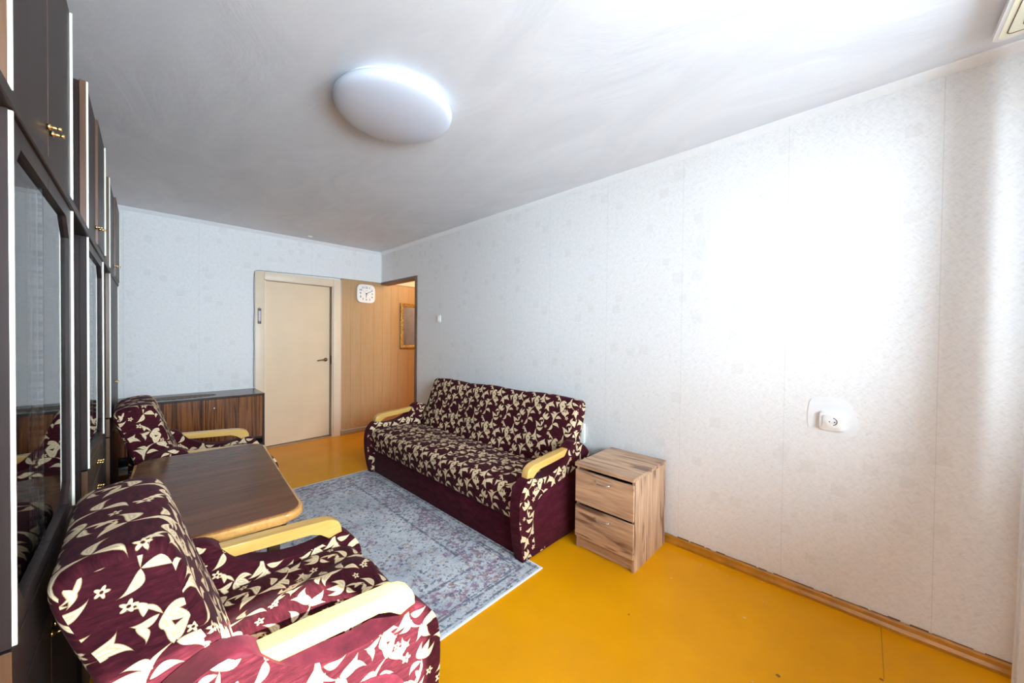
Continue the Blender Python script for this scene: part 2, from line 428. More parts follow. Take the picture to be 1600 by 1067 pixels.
def smooth_poly(pts, n=2, closed=True):
    """Chaikin corner cutting"""
    for _ in range(n):
        q = []
        L = len(pts)
        for i in range(L):
            a, b = pts[i], pts[(i + 1) % L]
            q.append((a[0] * .75 + b[0] * .25, a[1] * .75 + b[1] * .25)); q.append((a[0] * .25 + b[0] * .75, a[1] * .25 + b[1] * .75))
        pts = q
    return pts
def prism(pts, a0, a1, axis='y', bev=0, seg=2, mats=(0, 0), steps=1):
    """closed 2D outline pushed along an axis, UVs in metres; mats = (rim, caps)
    axis y: pts are (x,z); axis x: (y,z); axis z: (x,y)"""
    bm = bmesh.new(); uvl = bm.loops.layers.uv.new('UVMap')
    def P(p, a):
        return {'y': (p[0], a, p[1]), 'x': (a, p[0], p[1]), 'z': (p[0], p[1], a)}[axis]
    rings = []
    for k in range(steps + 1):
        a = a0 + (a1 - a0) * k / steps
        rings.append([bm.verts.new(P(p, a)) for p in pts])
    arc = [0]
    L = len(pts)
    for i in range(L): arc.append(arc[-1] + math.dist(pts[i], pts[(i + 1) % L]))
    for k in range(steps):
        A0 = a0 + (a1 - a0) * k / steps; A1 = a0 + (a1 - a0) * (k + 1) / steps
        for i in range(L):
            j = (i + 1) % L
            f = bm.faces.new((rings[k][i], rings[k][j], rings[k + 1][j], rings[k + 1][i])); f.material_index = mats[0]
            for l, q in zip(f.loops, ((A0, arc[i]), (A0, arc[i + 1]), (A1, arc[i + 1]), (A1, arc[i]))): l[uvl].uv = q
    caps = []
    for ring in (rings[0], rings[-1]):
        f = bm.faces.new(ring); f.material_index = mats[1]; caps.append(f)
        for l, p in zip(f.loops, pts): l[uvl].uv = (p[0] + .07, p[1] + .03)
    if bev:
        es = list({e for f in caps for e in f.edges})
        bmesh.ops.bevel(bm, geom=es, offset=bev, segments=seg, affect='EDGES', profile=.5)
    tri = [f for f in bm.faces if len(f.verts) > 8]
    bmesh.ops.triangulate(bm, faces=tri, ngon_method='EAR_CLIP')
    return bm
def tube(bm, pts, r, n=8, caps=True):
    pts = [Vector(p) for p in pts]; prev = None; rings = []
    for i, p in enumerate(pts):
        d = (pts[min(i + 1, len(pts) - 1)] - pts[max(i - 1, 0)]).normalized()
        a = d.orthogonal().normalized() if prev is None else (prev - d * prev.dot(d)).normalized()
        prev = a; b = d.cross(a)
        rad = r[i] if isinstance(r, (list, tuple)) else r
        rings.append([bm.verts.new(p + (a * math.cos(t) + b * math.sin(t)) * rad) for t in (2 * math.pi * k / n for k in range(n))])
    for A, B in zip(rings, rings[1:]):
        for k in range(n): bm.faces.new((A[k], A[(k + 1) % n], B[(k + 1) % n], B[k]))
    if caps:
        bm.faces.new(rings[0][::-1]); bm.faces.new(rings[-1])
def lathe(bm, prof, n=32, cx=0, cy=0, mat=0):
    rings = []
    for r, z in prof:
        rings.append([bm.verts.new((cx + r * math.cos(2 * math.pi * k / n), cy + r * math.sin(2 * math.pi * k / n), z)) for k in range(n)] if r > 1e-6 else [bm.verts.new((cx, cy, z))])
    for A, B in zip(rings, rings[1:]):
        for k in range(n):
            q = []
            for ring, idx in ((A, k), (A, k + 1), (B, k + 1), (B, k)):
                v = ring[idx % len(ring)] if len(ring) > 1 else ring[0]
                if v not in q: q.append(v)
            if len(q) > 2: bm.faces.new(q).material_index = mat
def text(name, s, size, mat, parent, loc, rot):
    cu = bpy.data.curves.new(name, 'FONT'); cu.body = s; cu.size = size; cu.align_x = 'CENTER'; cu.align_y = 'CENTER'; cu.extrude = .0003; cu.offset = size * .018
    tmp = bpy.data.objects.new(name + '_tmp', cu); COL.objects.link(tmp)
    dg = bpy.context.evaluated_depsgraph_get()
    me = bpy.data.meshes.new_from_object(tmp.evaluated_get(dg))
    bpy.data.objects.remove(tmp, do_unlink=True); bpy.data.curves.remove(cu)
    me.name = name; me.materials.clear(); me.materials.append(M[mat])
    o = bpy.data.objects.new(name, me); o.location = loc; o.rotation_euler = rot
    return link(o, parent)

# ================================================================== THE ROOM
DX0, DX1, DZ = 1.012, 1.79, 1.985           # door opening in the back wall
OY = 4.07; OZ = 2.09                        # open doorway in the right wall
HX = 3.9                                    # far end of the hallway
bm = bmesh.new(); bx(bm, XL - .1, HX + .1, YF - .2, YB + .7, -.12, 0)
struct(obj('floor', bm, 'floor_paint'), 'glossy orange painted floor')
bm = bmesh.new(); bx(bm, XL - .1, HX + .1, YF - .2, YB + .7, ZC, ZC + .12)
struct(obj('ceiling', bm, 'ceiling_paint'), 'white painted ceiling')
bm = bmesh.new(); bx(bm, XL - .1, XL, YF - .2, YB, 0, ZC)
struct(obj('wall_left', bm, 'wallpaper'), 'papered wall behind the dark wall unit')
bm = bmesh.new()
bx(bm, XL - .1, DX0, YB, YB + .14, 0, ZC); bx(bm, DX0, DX1, YB, YB + .14, DZ, ZC)
bx(bm, DX1, HX, YB, YB + .14, 0, ZC)
wall_back = struct(obj('wall_back', bm, 'wallpaper'), 'papered end wall with the door and clock')
bm = bmesh.new()
bx(bm, XW, XW + .1, YF - .2, OY, 0, ZC); bx(bm, XW, XW + .1, OY, YB, OZ, ZC)
wall_right = struct(obj('wall_right', bm, 'wallpaper'), 'long pale papered wall behind the sofa')
# hallway behind the open doorway
bm = bmesh.new(); bx(bm, HX, HX + .1, 3.0, YB + .1, 0, ZC); bx(bm, XW + .1, HX, 3.0, 3.1, 0, ZC)
struct(obj('wall_hallway', bm, 'wallpaper'), 'papered hallway walls beyond the open doorway')
hl_d = bpy.data.lights.new('hallway_lamp', 'POINT'); hl_d.energy = 28; hl_d.color = (1.0, .66, .34); hl_d.shadow_soft_size = .12
hl = bpy.data.objects.new('hallway_lamp', hl_d); COL.objects.link(hl); hl.location = (3.3, 3.9, 2.25)
# beige boards on the end wall, running on into the hallway
edges = [1.874, 2.008, 2.146, 2.331, 2.463, 2.592, 2.705, 2.875, 3.06, 3.24, 3.42, 3.60, 3.78, 3.90]
for a, b in zip(edges, edges[1:]):
    bm = bmesh.new(); bx(bm, a + .0006, b - .0006, YB - .010, YB - .0005, .055, 2.085, .0006, 1)
    obj('panel_board', bm, 'beige_board', wall_back)
box('panel_cap', 1.874, 3.9, YB - .016, YB - .0005, 2.0855, 2.097, 'beige_skirting', wall_back)
struct(box('baseboard_back', 1.874, 3.9, YB - .018, YB - .0005, 0, .054, 'beige_skirting', None, .003), 'low beige baseboard under the board panelling')
# skirting along the right wall: a stepped, slightly uneven orange moulding
prof = [(XW - .0005, 0), (XW - .024, 0), (XW - .024, .014), (XW - .017, .028), (XW - .015, .044), (XW - .009, .050), (XW - .0005, .050)]
bbr = struct(obj('baseboard_right', prism(prof, YF, OY - .03, 'y', steps=1), 'skirting_paint'), 'orange painted skirting below the long wall')
bm = bmesh.new()
ya = YF
while ya < 1.3:                                # torn, dirty wallpaper edge above the skirting
    yb = ya + random.uniform(.02, .09); hgt = random.uniform(.0015, .006)
    bx(bm, XW - .0022, XW - .0004, ya, min(yb, 1.3), .0502, .0502 + hgt); ya = yb + random.choice((0, 0, .01, .03))
obj('dirty_edge', bm, 'brown_line', bbr)
prof = [(YB - .0005, 0), (YB - .024, 0), (YB - .017, .028), (YB - .009, .050), (YB - .0005, .050)]
struct(obj('baseboard_corner', prism(prof, XL, .925, 'x'), 'skirting_paint'), 'orange painted skirting behind the sideboard')
# ceiling trims
prof = [(XW - .0005, ZC - .0005), (XW - .034, ZC - .0005), (XW - .030, ZC - .008), (XW - .010, ZC - .026), (XW - .0005, ZC - .034)]
struct(obj('trim_1', prism(prof, YF, YB - .035, 'y'), 'white_trim'), 'white ceiling moulding along the long wall')
prof = [(YB - .0005, ZC - .0005), (YB - .034, ZC - .0005), (YB - .030, ZC - .008), (YB - .010, ZC - .026), (YB - .0005, ZC - .034)]
struct(obj('trim_2', prism(prof, XL, XW - .002, 'x'), 'white_trim'), 'white ceiling moulding along the end wall')
struct(box('trim_3', XW - .009, XW - .0008, YB - .009, YB - .0008, 2.10, ZC - .035, 'white_trim'), 'thin white strip in the upper room corner')
# brown lining of the open doorway
bm = bmesh.new()
bx(bm, XW - .012, XW + .112, OY - .034, OY + .012, 0, OZ + .012, .002, 1)
bx(bm, XW - .012, XW + .112, OY + .012, YB - .012, OZ - .022, OZ + .012, .002, 1)
struct(obj('trim_4', bm, 'brown_trim_wood', smooth=True), 'dark brown lining of the open doorway')

# ------------------------------------------------------------------ the door in the end wall
door = bpy.data.objects.new('door_1', None); link(door); door.location = (DX0, YB, 0)
struct(door, 'cream painted interior door standing slightly ajar')
def casing_bm():
    bm = bmesh.new()
    w, tk = .084, .020
    for x0, x1, z0, z1 in ((DX0 - w, DX0 + .006, 0, DZ + w), (DX1 - .006, DX1 + w, 0, DZ + w), (DX0 + .006, DX1 - .006, DZ - .006, DZ + w)):
        bx(bm, x0 - DX0, x1 - DX0, -tk, -.0008, z0, z1, .004, 2)
    for x0, x1, z0, z1 in ((DX0 + .008, DX0 + .020, 0, DZ + .014), (DX1 - .020, DX1 - .008, 0, DZ + .014), (DX0 + .008, DX1 - .008, DZ - .012, DZ - .001)):
        bx(bm, x0 - DX0, x1 - DX0, -.012, .13, z0, z1)
    return bm
obj('door_casing', casing_bm(), 'casing_paint', door, True)
leaf_w = DX1 - DX0 - .056
lf = bpy.data.objects.new('door_leaf', None)
bm = bmesh.new(); bx(bm, 0, leaf_w, 0, .036, .024, DZ - .016, .002, 1)
lf = obj('door_leaf', bm, 'door_paint', door, True); lf.location = (.021, .004, 0); lf.rotation_euler = (0, 0, R(2.6))
bm = bmesh.new()
hx, hz = leaf_w - .052, 1.02
tube(bm, [(hx, -.001, hz), (hx, -.008, hz)], .024, 20); tube(bm, [(hx, -.008, hz), (hx, -.045, hz)], .008, 12)
tube(bm, [(hx + .004, -.045, hz), (hx - .03, -.047, hz), (hx - .075, -.044, hz - .002), (hx - .112, -.038, hz - .010)], [.009, .010, .009, .007], 12)
obj('door_handle', bm, 'bronze', lf, 'all')
bm = bmesh.new(); bx(bm, DX1 - DX0 - .024, DX1 - DX0 - .018, -.004, .03, .96, 1.07)
obj('strike_plate', bm, 'bronze', door)
bm = bmesh.new(); bx(bm, .01, DX1 - DX0 - .01, -.006, .10, .0005, .018)
obj('threshold', bm, 'beige_skirting', door)
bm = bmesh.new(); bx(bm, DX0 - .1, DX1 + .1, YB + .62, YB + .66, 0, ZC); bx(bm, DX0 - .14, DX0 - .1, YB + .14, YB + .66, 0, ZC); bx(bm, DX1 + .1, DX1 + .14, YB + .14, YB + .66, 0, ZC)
struct(obj('wall_behind_door', bm, 'painted_dark'), 'walls behind the door, coloured dark to look like a dim room')

# ------------------------------------------------------------------ window wall behind the viewer, window, added sun-blocking loggia
WX0, WX1, WZ0, WZ1 = -.42, 2.02, 1.00, 2.38
bm = bmesh.new()
bx(bm, XL - .1, WX0, YF - .2, YF, 0, ZC); bx(bm, WX1, XW + .1, YF - .2, YF, 0, ZC)
bx(bm, WX0, WX1, YF - .2, YF, 0, WZ0); bx(bm, WX0, WX1, YF - .2, YF, WZ1, ZC)
struct(obj('wall_window', bm, 'wallpaper'), 'papered wall around the wide window')
win = bpy.data.objects.new('window_1', None); link(win); win.location = (0, YF - .1, 0); struct(win, 'wide white framed window')
bm = bmesh.new()
for x0, x1 in ((WX0, WX0 + .06), (WX1 - .06, WX1), (.70, .79)): bx(bm, x0, x1, -.03, .03, WZ0, WZ1)
for z0, z1 in ((WZ0, WZ0 + .06), (WZ1 - .06, WZ1)): bx(bm, WX0 + .06, WX1 - .06, -.03, .03, z0, z1)
obj('window_frame', bm, 'white_plastic', win)
for x0, x1 in ((WX0 + .06, .70), (.79, WX1 - .06)):
    bm = bmesh.new(); bx(bm, x0, x1, -.004, .004, WZ0 + .06, WZ1 - .06)
    obj('window_pane', bm, 'glass', win)
bm = bmesh.new(); bx(bm, WX0, WX1, .03, .20, WZ0 - .03, WZ0 + .003)
obj('window_sill', bm, 'white_plastic', win)
bm = bmesh.new()
bx(bm, XL - .6, 2.75, -2.30, YF - .2, 2.50, 2.66)           # added unseen slab, cuts off the sun from above
bx(bm, XL - .6, 2.75, -2.30, YF - .2, -.16, -.005)          # added loggia floor
bx(bm, XL - .6, 2.75, -2.30, -2.22, -.005, .95)             # added parapet
bx(bm, 2.60, 2.75, -2.22, YF - .2, -.005, 2.50)             # added side wall, keeps the sun off the right side
struct(obj('wall_sun_blocker', bm, 'sun_blocker_grey'), 'unseen masonry loggia added outside the window to block part of the sun')

# ================================================================== UPHOLSTERED SUITE (local frame: faces +x, centred on y)
def cushion(name, prof, y0, y1, parent, bulge=0, mats=('floral', 'floral'), ny=18, endr=.028, wave=None):
    """profile (x,z) swept along y with rounded ends"""
    pts = smooth_poly(prof, 2)
    cxm = sum(p[0] for p in pts) / len(pts); czm = sum(p[1] for p in pts) / len(pts)
    bm = bmesh.new(); uvl = bm.loops.layers.uv.new('UVMap')
    L = len(pts); arc = [0]
    for i in range(L): arc.append(arc[-1] + math.dist(pts[i], pts[(i + 1) % L]))
    ys = []
    for k in range(5): ys.append((y0 + endr * (1 - math.cos(math.pi / 2 * k / 4)), math.sin(math.pi / 2 * k / 4)))
    for k in range(1, ny): ys.append((y0 + endr + (y1 - y0 - 2 * endr) * k / ny, 1.0))
    for k in range(5): ys.append((y1 - endr * (1 - math.cos(math.pi / 2 * (4 - k) / 4)), math.sin(math.pi / 2 * (4 - k) / 4)))
    rings = []
    for y, s in ys:
        ring = []
        ins = endr * .8 * (1 - s)
        for x, z in pts:
            dx, dz = x - cxm, z - czm; d = math.hypot(dx, dz)
            k = 1 - ins / d
            px, pz = cxm + dx * k, czm + dz * k
            if wave:
                ox, oz = wave(px, y, pz); px += ox; pz += oz
            ring.append(bm.verts.new((px, y, pz)))
        rings.append(ring)
    for a in range(len(rings) - 1):
        for i in range(L):
            j = (i + 1) % L
            f = bm.faces.new((rings[a][i], rings[a][j], rings[a + 1][j], rings[a + 1][i]))
            for l, q in zip(f.loops, ((ys[a][0], arc[i]), (ys[a][0], arc[i + 1]), (ys[a + 1][0], arc[i + 1]), (ys[a + 1][0], arc[i]))): l[uvl].uv = q
    for ring in (rings[0], rings[-1]):
        f = bm.faces.new(ring); f.material_index = 1
        for l in f.loops: l[uvl].uv = (l.vert.co.x + .02, l.vert.co.z + .05)
    bmesh.ops.triangulate(bm, faces=[f for f in bm.faces if len(f.verts) > 8])
    return obj(name, bm, list(mats), parent, 'all')

def suite_piece(t, half, back_prof, seat_z, seat_wave, back_wave, ny, back_gap=.004, drop=.028):
    """half = half of the outer width"""
    AW = .078                                     # thickness of an upholstered arm
    inner = half - AW
    arm_o = [(.655, .0), (.672, .08), (.692, .20), (.697, .32), (.688, .42), (.660, .495), (.618, .532), (.585, .530), (.520, .505), (.42, .500), (.32, .520), (.245, .560),
             (.20, .615), (.165, .645), (.10, .640), (.02, .600), (-.045, .535), (-.075, .45), (-.06, .30), (-.06, .0)]
    tilt = lambda x: .018 * max(0, min(1, (x - .17) / .43))
    arm_o = [(x, z - (drop + tilt(x)) * max(0, min(1, (z - .38) / .10))) for x, z in arm_o]
    arm_s = arm_o[:1] + smooth_poly(arm_o, 2)[2:-6] + arm_o[-1:]
    for s in (-1, 1):
        a, b = (s * inner, s * half)
        arm = obj('arm', prism(arm_s, min(a, b), max(a, b), 'y', .010, 3, (0, 1)), ['velvet', 'floral'], t, True)
        # plain velvet field on the outer face below the patterned band
        ins = smooth_poly([(-.05, .012), (.545, .012), (.565, .14), (.575, .24), (.555, .315), (.49, .365), (.38, .385), (.22, .41), (.08, .45), (-.05, .45)], 1)
        y_a, y_b = s * (half - .002), s * (half + .006)
        obj('side_panel', prism(ins, min(y_a, y_b), max(y_a, y_b), 'y', .003, 2), 'velvet', arm, True)
        # bent birch armrest
        rail = [(.165, .612), (.30, .608), (.45, .604), (.545, .600), (.575, .594), (.598, .580), (.609, .555), (.612, .520), (.560, .512), (.550, .538), (.530, .553), (.49, .560), (.38, .563), (.200, .568)]
        rail = [(x, z - drop - .002 - tilt(x)) for x, z in rail]
        yc = s * (half - AW / 2 - .002)
        obj('armrest', prism(rail, yc - .027, yc + .027, 'y', .007, 3), 'birch', t, True)
    g = .004
    cushion('backrest', back_prof, -inner + back_gap, inner - g, t, ny=ny, wave=back_wave, endr=.03)
    sp = [(.655, .205), (.672, .30), (.668, .39), (.635, seat_z - .012), (.55, seat_z + .004), (.38, seat_z), (.22, seat_z - .012), (.10, seat_z - .03), (.08, .30), (.10, .205), (.38, .200)]
    cushion('seat', sp, -inner + g, inner - g, t, ny=ny, wave=seat_wave, endr=.022)
    bm = bmesh.new(); bx(bm, .04, .625, -inner + .002, inner - .002, .002, .212, .006, 2)
    obj('front_panel', bm, 'velvet', t, True)
    for s in (-1, 1):
        for x in (.08, .54):
            bm = bmesh.new(); bx(bm, x, x + .05, s * (inner - .05) - .025, s * (inner - .05) + .025, 0, .036)
            obj('foot', bm, 'black', t)

chair_back = [(x - .006, z) for x, z in [(.215, .36), (.185, .50), (.150, .60), (.110, .73), (.070, .86), (.052, .893), (.010, .905), (-.050, .897), (-.092, .886), (-.114, .857), (-.090, .76), (-.055, .655), (-.01, .50), (.02, .36)]]
def chair_seat_wave(x, y, z):
    k = max(0, (z - .33) / .13)
    fold = .020 * math.exp(-((y - .02 - .10 * (x - .4)) / .055) ** 2) - .010 * math.exp(-((y - .12 - .10 * (x - .4)) / .03) ** 2)
    return (0, k * (fold + .012 * math.cos(y / .25 * 1.5)))
def chair_back_wave(x, y, z):
    return (.010 * math.cos(y * 6) * (1 if x > .0 else 0), .004 * math.sin(y * 11))
ch = thing('armchair', 'floral burgundy armchair in the sun, nearer to the window end of the table', 'armchair', (-.006, 1.318, .009), 0, 'burgundy armchairs at the table')
suite_piece(ch, .335, chair_back, .455, chair_seat_wave, chair_back_wave, 14, drop=.016)
def copy_tree(o, parent=None):
    c = o.copy(); COL.objects.link(c); c.parent = parent
    for k in list(o.children): copy_tree(k, c)
    return c
ch2 = copy_tree(ch); ch2.location = (.016, 3.345, .009); ch2.rotation_euler = (0, 0, R(-1.0))
ch2['label'] = 'floral burgundy armchair in shade between the table and the low sideboard'

sofa_back = [(.150, .33), (.135, .44), (.085, .60), (.015, .78), (-.015, .858), (-.040, .880), (-.085, .876), (-.120, .855), (-.125, .82), (-.085, .66), (-.02, .45), (.03, .33)]
def sofa_back_wave(x, y, z):
    k = max(0, min(1, (z - .40) / .45))
    return (.006 * math.cos(y * 2 * math.pi / .64), k * .007 * math.cos(y * 2 * math.pi / .64))
def sofa_seat_wave(x, y, z):
    k = max(0, (z - .33) / .10)
    return (0, k * .006 * math.sin(y * 9 + x * 5))
sofa = thing('sofa', 'long burgundy sofa with cream floral scrolls and curved birch armrests', 'sofa', (2.232, 2.458, .009), math.pi)
suite_piece(sofa, 1.042, sofa_back, .425, sofa_seat_wave, sofa_back_wave, 60, .050)

# ================================================================== RUG
bm = bmesh.new()
hx_, hy_ = (RX1 - RX0) / 2, (RY1 - RY0) / 2
bx(bm, -hx_, hx_, -hy_, hy_, .0008, .008, .002, 1)
rug = obj('rug', bm, 'rug', None, loc=((RX0 + RX1) / 2, (RY0 + RY1) / 2, 0))
tag(rug, 'worn grey-blue oriental rug with purple flowers between sofa and table', 'rug')

# ================================================================== TABLE
TZ = .618
tb = thing('dining_table', 'dark brown lacquered table with rounded corners and orange wooden rim', 'table', (.240, 2.310, .009), R(-4.4))
TWd, TLn = .60, 1.24
def rrect(w, l, r, bow=0, n=6):
    pts = []
    for sx, sy, a0 in ((1, 1, 0), (-1, 1, 90), (-1, -1, 180), (1, -1, 270)):
        for k in range(n + 1):
            a = R(a0 + 90 * k / n); pts.append((sx * (w / 2 - r) + r * math.cos(a), sy * (l / 2 - r) + r * math.sin(a)))
    return [(x, y + (1 if y > 0 else -1) * bow * (1 - (2 * x / w) ** 2) * (abs(y) > l / 2 - r)) for x, y in pts]
tz = TZ - .009
full = rrect(TWd, TLn, .075)
def half_outline(sgn, ins):
    return [(x * (1 - 2 * ins / TWd), y * (1 - 2 * ins / TLn)) for x, y in full]
# two leaves meeting at a seam, each with its rim
def clip_half(pts, sgn, gap=.0012):
    out = []
    L = len(pts)
    for i in range(L):
        a, b = pts[i], pts[(i + 1) % L]
        ina, inb = a[1] * sgn > gap, b[1] * sgn > gap
        if ina: out.append(a)
        if ina != inb:
            k = (sgn * gap - a[1]) / (b[1] - a[1]); out.append((a[0] + (b[0] - a[0]) * k, sgn * gap))
    return out
for s in (-1, 1):
    o = obj('tabletop_leaf', prism(clip_half(half_outline(s, .014), s, .0010), tz - .006, tz, 'z', .0015, 1), 'table_veneer', tb, False)
    rim = clip_half(half_outline(s, 0), s, .0010)
    obj('rim', prism(rim, tz - .042, tz - .0062, 'z', .014, 4), 'table_rim', o, True)
bm = bmesh.new()
for x0, x1, y0, y1 in ((-.24, .24, -.54, -.52), (-.24, .24, .52, .54), (-.24, -.22, -.52, .52), (.22, .24, -.52, .52)):
    bx(bm, x0, x1, y0, y1, tz - .115, tz - .0425)
obj('apron', bm, 'lacquer_edge', tb)
for sx in (-1, 1):
    for sy in (-1, 1):
        bm = bmesh.new(); x, y = sx * .20, sy * .495
        vs = bx(bm, x - .022, x + .022, y - .022, y + .022, .03, tz - .0425, .004, 2)
        lg = obj('leg', bm, 'lacquer_edge', tb, True)
        bm = bmesh.new(); tube(bm, [(x, y, .0), (x, y, .031)], .016, 12)
        obj('leg_tip', bm, 'brass', lg, 'all')
bm = bmesh.new(); tube(bm, [(.19, -.538, tz - .07), (.19, -.552, tz - .07)], .010, 12); bx(bm, .16, .22, -.547, -.540, tz - .085, tz - .055)
obj('catch', bm, 'brass', tb)

# ================================================================== BEDSIDE CABINET
ns = thing('bedside_cabinet', 'two-drawer bedside cabinet in rustic oak finish beside the sofa', 'cabinet', (1.948, 1.115, 0))
D, HW, HT = .458, .196, .546
bm = bmesh.new(); bx(bm, -.004, D, -HW - .002, HW + .002, HT - .020, HT, .001, 1); obj('top', bm, 'oak_h', ns)
for s in (-1, 1):
    a, b = s * (HW - .016), s * HW
    bm = bmesh.new(); bx(bm, .018, D, min(a, b), max(a, b), 0, HT - .0205); obj('side', bm, 'oak_v', ns)
bm = bmesh.new(); bx(bm, D - .006, D, -HW + .0165, HW - .0165, .01, HT - .0205); obj('back_panel', bm, 'oak_v', ns)
bm = bmesh.new(); bx(bm, .030, .046, -HW + .0165, HW - .0165, .004, .072); obj('plinth', bm, 'oak_h', ns)
for z0, z1 in ((.298, .505), (.080, .282)):
    bm = bmesh.new(); bx(bm, 0, .0165, -HW + .001, HW - .001, z0, z1, .0008, 1)
    dr = obj('drawer_front', bm, 'oak_h', ns)
    bm = bmesh.new(); bx(bm, .0170, .42, -HW + .022, HW - .022, z0 + .01, z1 - .035); obj('drawer_box', bm, 'black', dr)
    zz = z1 - .040
    bm = bmesh.new()
    tube(bm, [(-.001, .052, zz), (-.014, .046, zz), (-.021, .030, zz - .003), (-.024, .0, zz - .005), (-.021, -.030, zz - .003), (-.014, -.046, zz), (-.001, -.052, zz)], .0042, 10)
    obj('handle', bm, 'chrome', dr, 'all')

# ================================================================== SIDEBOARD
sb = thing('sideboard', 'low rosewood sideboard standing against the end wall beside the door', 'sideboard', (0, 4.50, 0))
SX0, SX1, SD, SZ = -.54, .922, .486, .728
box('top', SX0, SX1, -.004, SD, SZ - .020, SZ, 'sideboard_frame', sb, .002, 1)
for x0 in (SX0, SX1 - .018, .445 - .50 - .009): box('side', x0, x0 + .018, 0, SD, 0, SZ - .0205, 'sideboard_frame', sb)
box('bottom', SX0 + .0185, SX1 - .0185, .01, SD, .262, .278, 'sideboard_frame', sb)
box('plinth', SX0 + .0185, SX1 - .0185, .05, .066, 0, .075, 'sideboard_frame', sb)
box('back_panel', SX0 + .0185, SX1 - .0185, SD - .008, SD, .08, SZ - .021, 'black', sb)
for x0, x1 in ((.448, SX1 - .019), (-.045, .444), (SX0 + .0185, -.066)):
    dr = box('door', x0, x1, .003, .020, .282, SZ - .022, 'rosewood', sb, .0008, 1)
    if x0 > .4:
        bm = bmesh.new(); tube(bm, [(x0 + .062, .003, .622), (x0 + .062, -.005, .622), (x0 + .062, -.010, .622)], [.010, .010, .006], 14)
        obj('keyhole', bm, 'chrome', dr, 'all')
bm = bmesh.new()
pts = [(.33 * math.cos(2 * math.pi * k / 60) * (1 + .012 * math.cos(30 * math.pi * k / 60)), .105 * math.sin(2 * math.pi * k / 60) * (1 + .03 * math.cos(30 * math.pi * k / 60))) for k in range(60)]
dl = obj('doily', prism(pts, .0005, .0025, 'z'), 'lace', None, loc=(.215, 4.70, SZ))
tag(dl, 'oval brown lace doily spread on the sideboard top', 'doily')

# ================================================================== WALL UNIT
CD = .42                                       # depth
def outline_frame(bm, ya, yb, za, zb, w, x0, x1, near_ch, far_ch, ch=.06, free=None):
    """door frame ring with chamfered corners; free = +1/-1: no stile on that y side"""
    ia = ya + (w if free != -1 else 0.0); ib = yb - (w if free != 1 else 0.0)
    inner = []
    c0 = ch if free != -1 else 0; c1 = ch if free != 1 else 0
    inner = [(ia + c0, za + w), (ib - c1, za + w), (ib, za + w + c1), (ib, zb - w - c1), (ib - c1, zb - w), (ia + c0, zb - w), (ia, zb - w - c0), (ia, za + w + c0)]
    outer = [(ya, za), (yb, za), (yb, za), (yb, zb), (yb, zb), (ya, zb), (ya, zb), (ya, za)]
    outer = [(ia + c0, za), (ib - c1, za), (yb, za + w + c1), (yb, zb - w - c1), (ib - c1, zb), (ia + c0, zb), (ya, zb - w - c0), (ya, za + w + c0)]
    corners = {1: (yb, za), 3: (yb, zb), 5: (ya, zb), 7: (ya, za)}
    L = 8
    for x in (x0, x1):
        pass
    def V(p, x): return bm.verts.new((x, p[0], p[1]))
    fi = [V(p, x1) for p in inner]; fo = [V(p, x1) for p in outer]; fc = {k: V(p, x1) for k, p in corners.items()}
    bi = [V(p, x0) for p in inner]; bo = [V(p, x0) for p in outer]; bc = {k: V(p, x0) for k, p in corners.items()}
    for k in range(L):
        j = (k + 1) % L
        corner = k in corners
        skip = (free == 1 and k == 2) or (free == -1 and k == 6)
        if not skip:
            if corner:
                bm.faces.new((fi[k], fo[k], fc[k], fo[j], fi[j])); bm.faces.new((bi[j], bo[j], bc[k], bo[k], bi[k]))
                bm.faces.new((fo[k], bo[k], bc[k], fc[k])); bm.faces.new((fc[k], bc[k], bo[j], fo[j]))
            else:
                bm.faces.new((fi[k], fo[k], fo[j], fi[j])); bm.faces.new((bi[j], bo[j], bo[k], bi[k]))
                bm.faces.new((fo[k], bo[k], bo[j], fo[j]))
            bm.faces.new((fi[j], bi[j], bi[k], fi[k]))
    bmesh.ops.remove_doubles(bm, verts=bm.verts[:], dist=1e-5)
PIV = Vector((CAB_X, 2.2, 0)); CROT = Matrix.Rotation(R(-.60), 4, 'Z')
def seat_unit(o):
    o.location = Vector((-.1254, 2.2, 0)) - CROT @ PIV; o.rotation_euler = (0, 0, R(-.60)); return o
def pull(parent, y, z, x=CAB_X):
    bm = bmesh.new()
    tube(bm, [(x + .0005, y, z), (x + .006, y, z), (x + .007, y, z), (x + .016, y, z), (x + .021, y, z)], [.006, .006, .0028, .0032, .0048], 10)
    return obj('handle', bm, 'brass', parent, 'all')
def edge_strip(parent, y, z0, z1, x=CAB_X, w=.004):
    bm = bmesh.new(); bx(bm, x + .0002, x + .0052, y - w / 2, y + w / 2, z0, z1)
    return obj('edge_strip', bm, 'cream_edge', parent)
H1, H2, H3, HTOP = .742, .852, 1.700, 2.235    # heights of the door rows
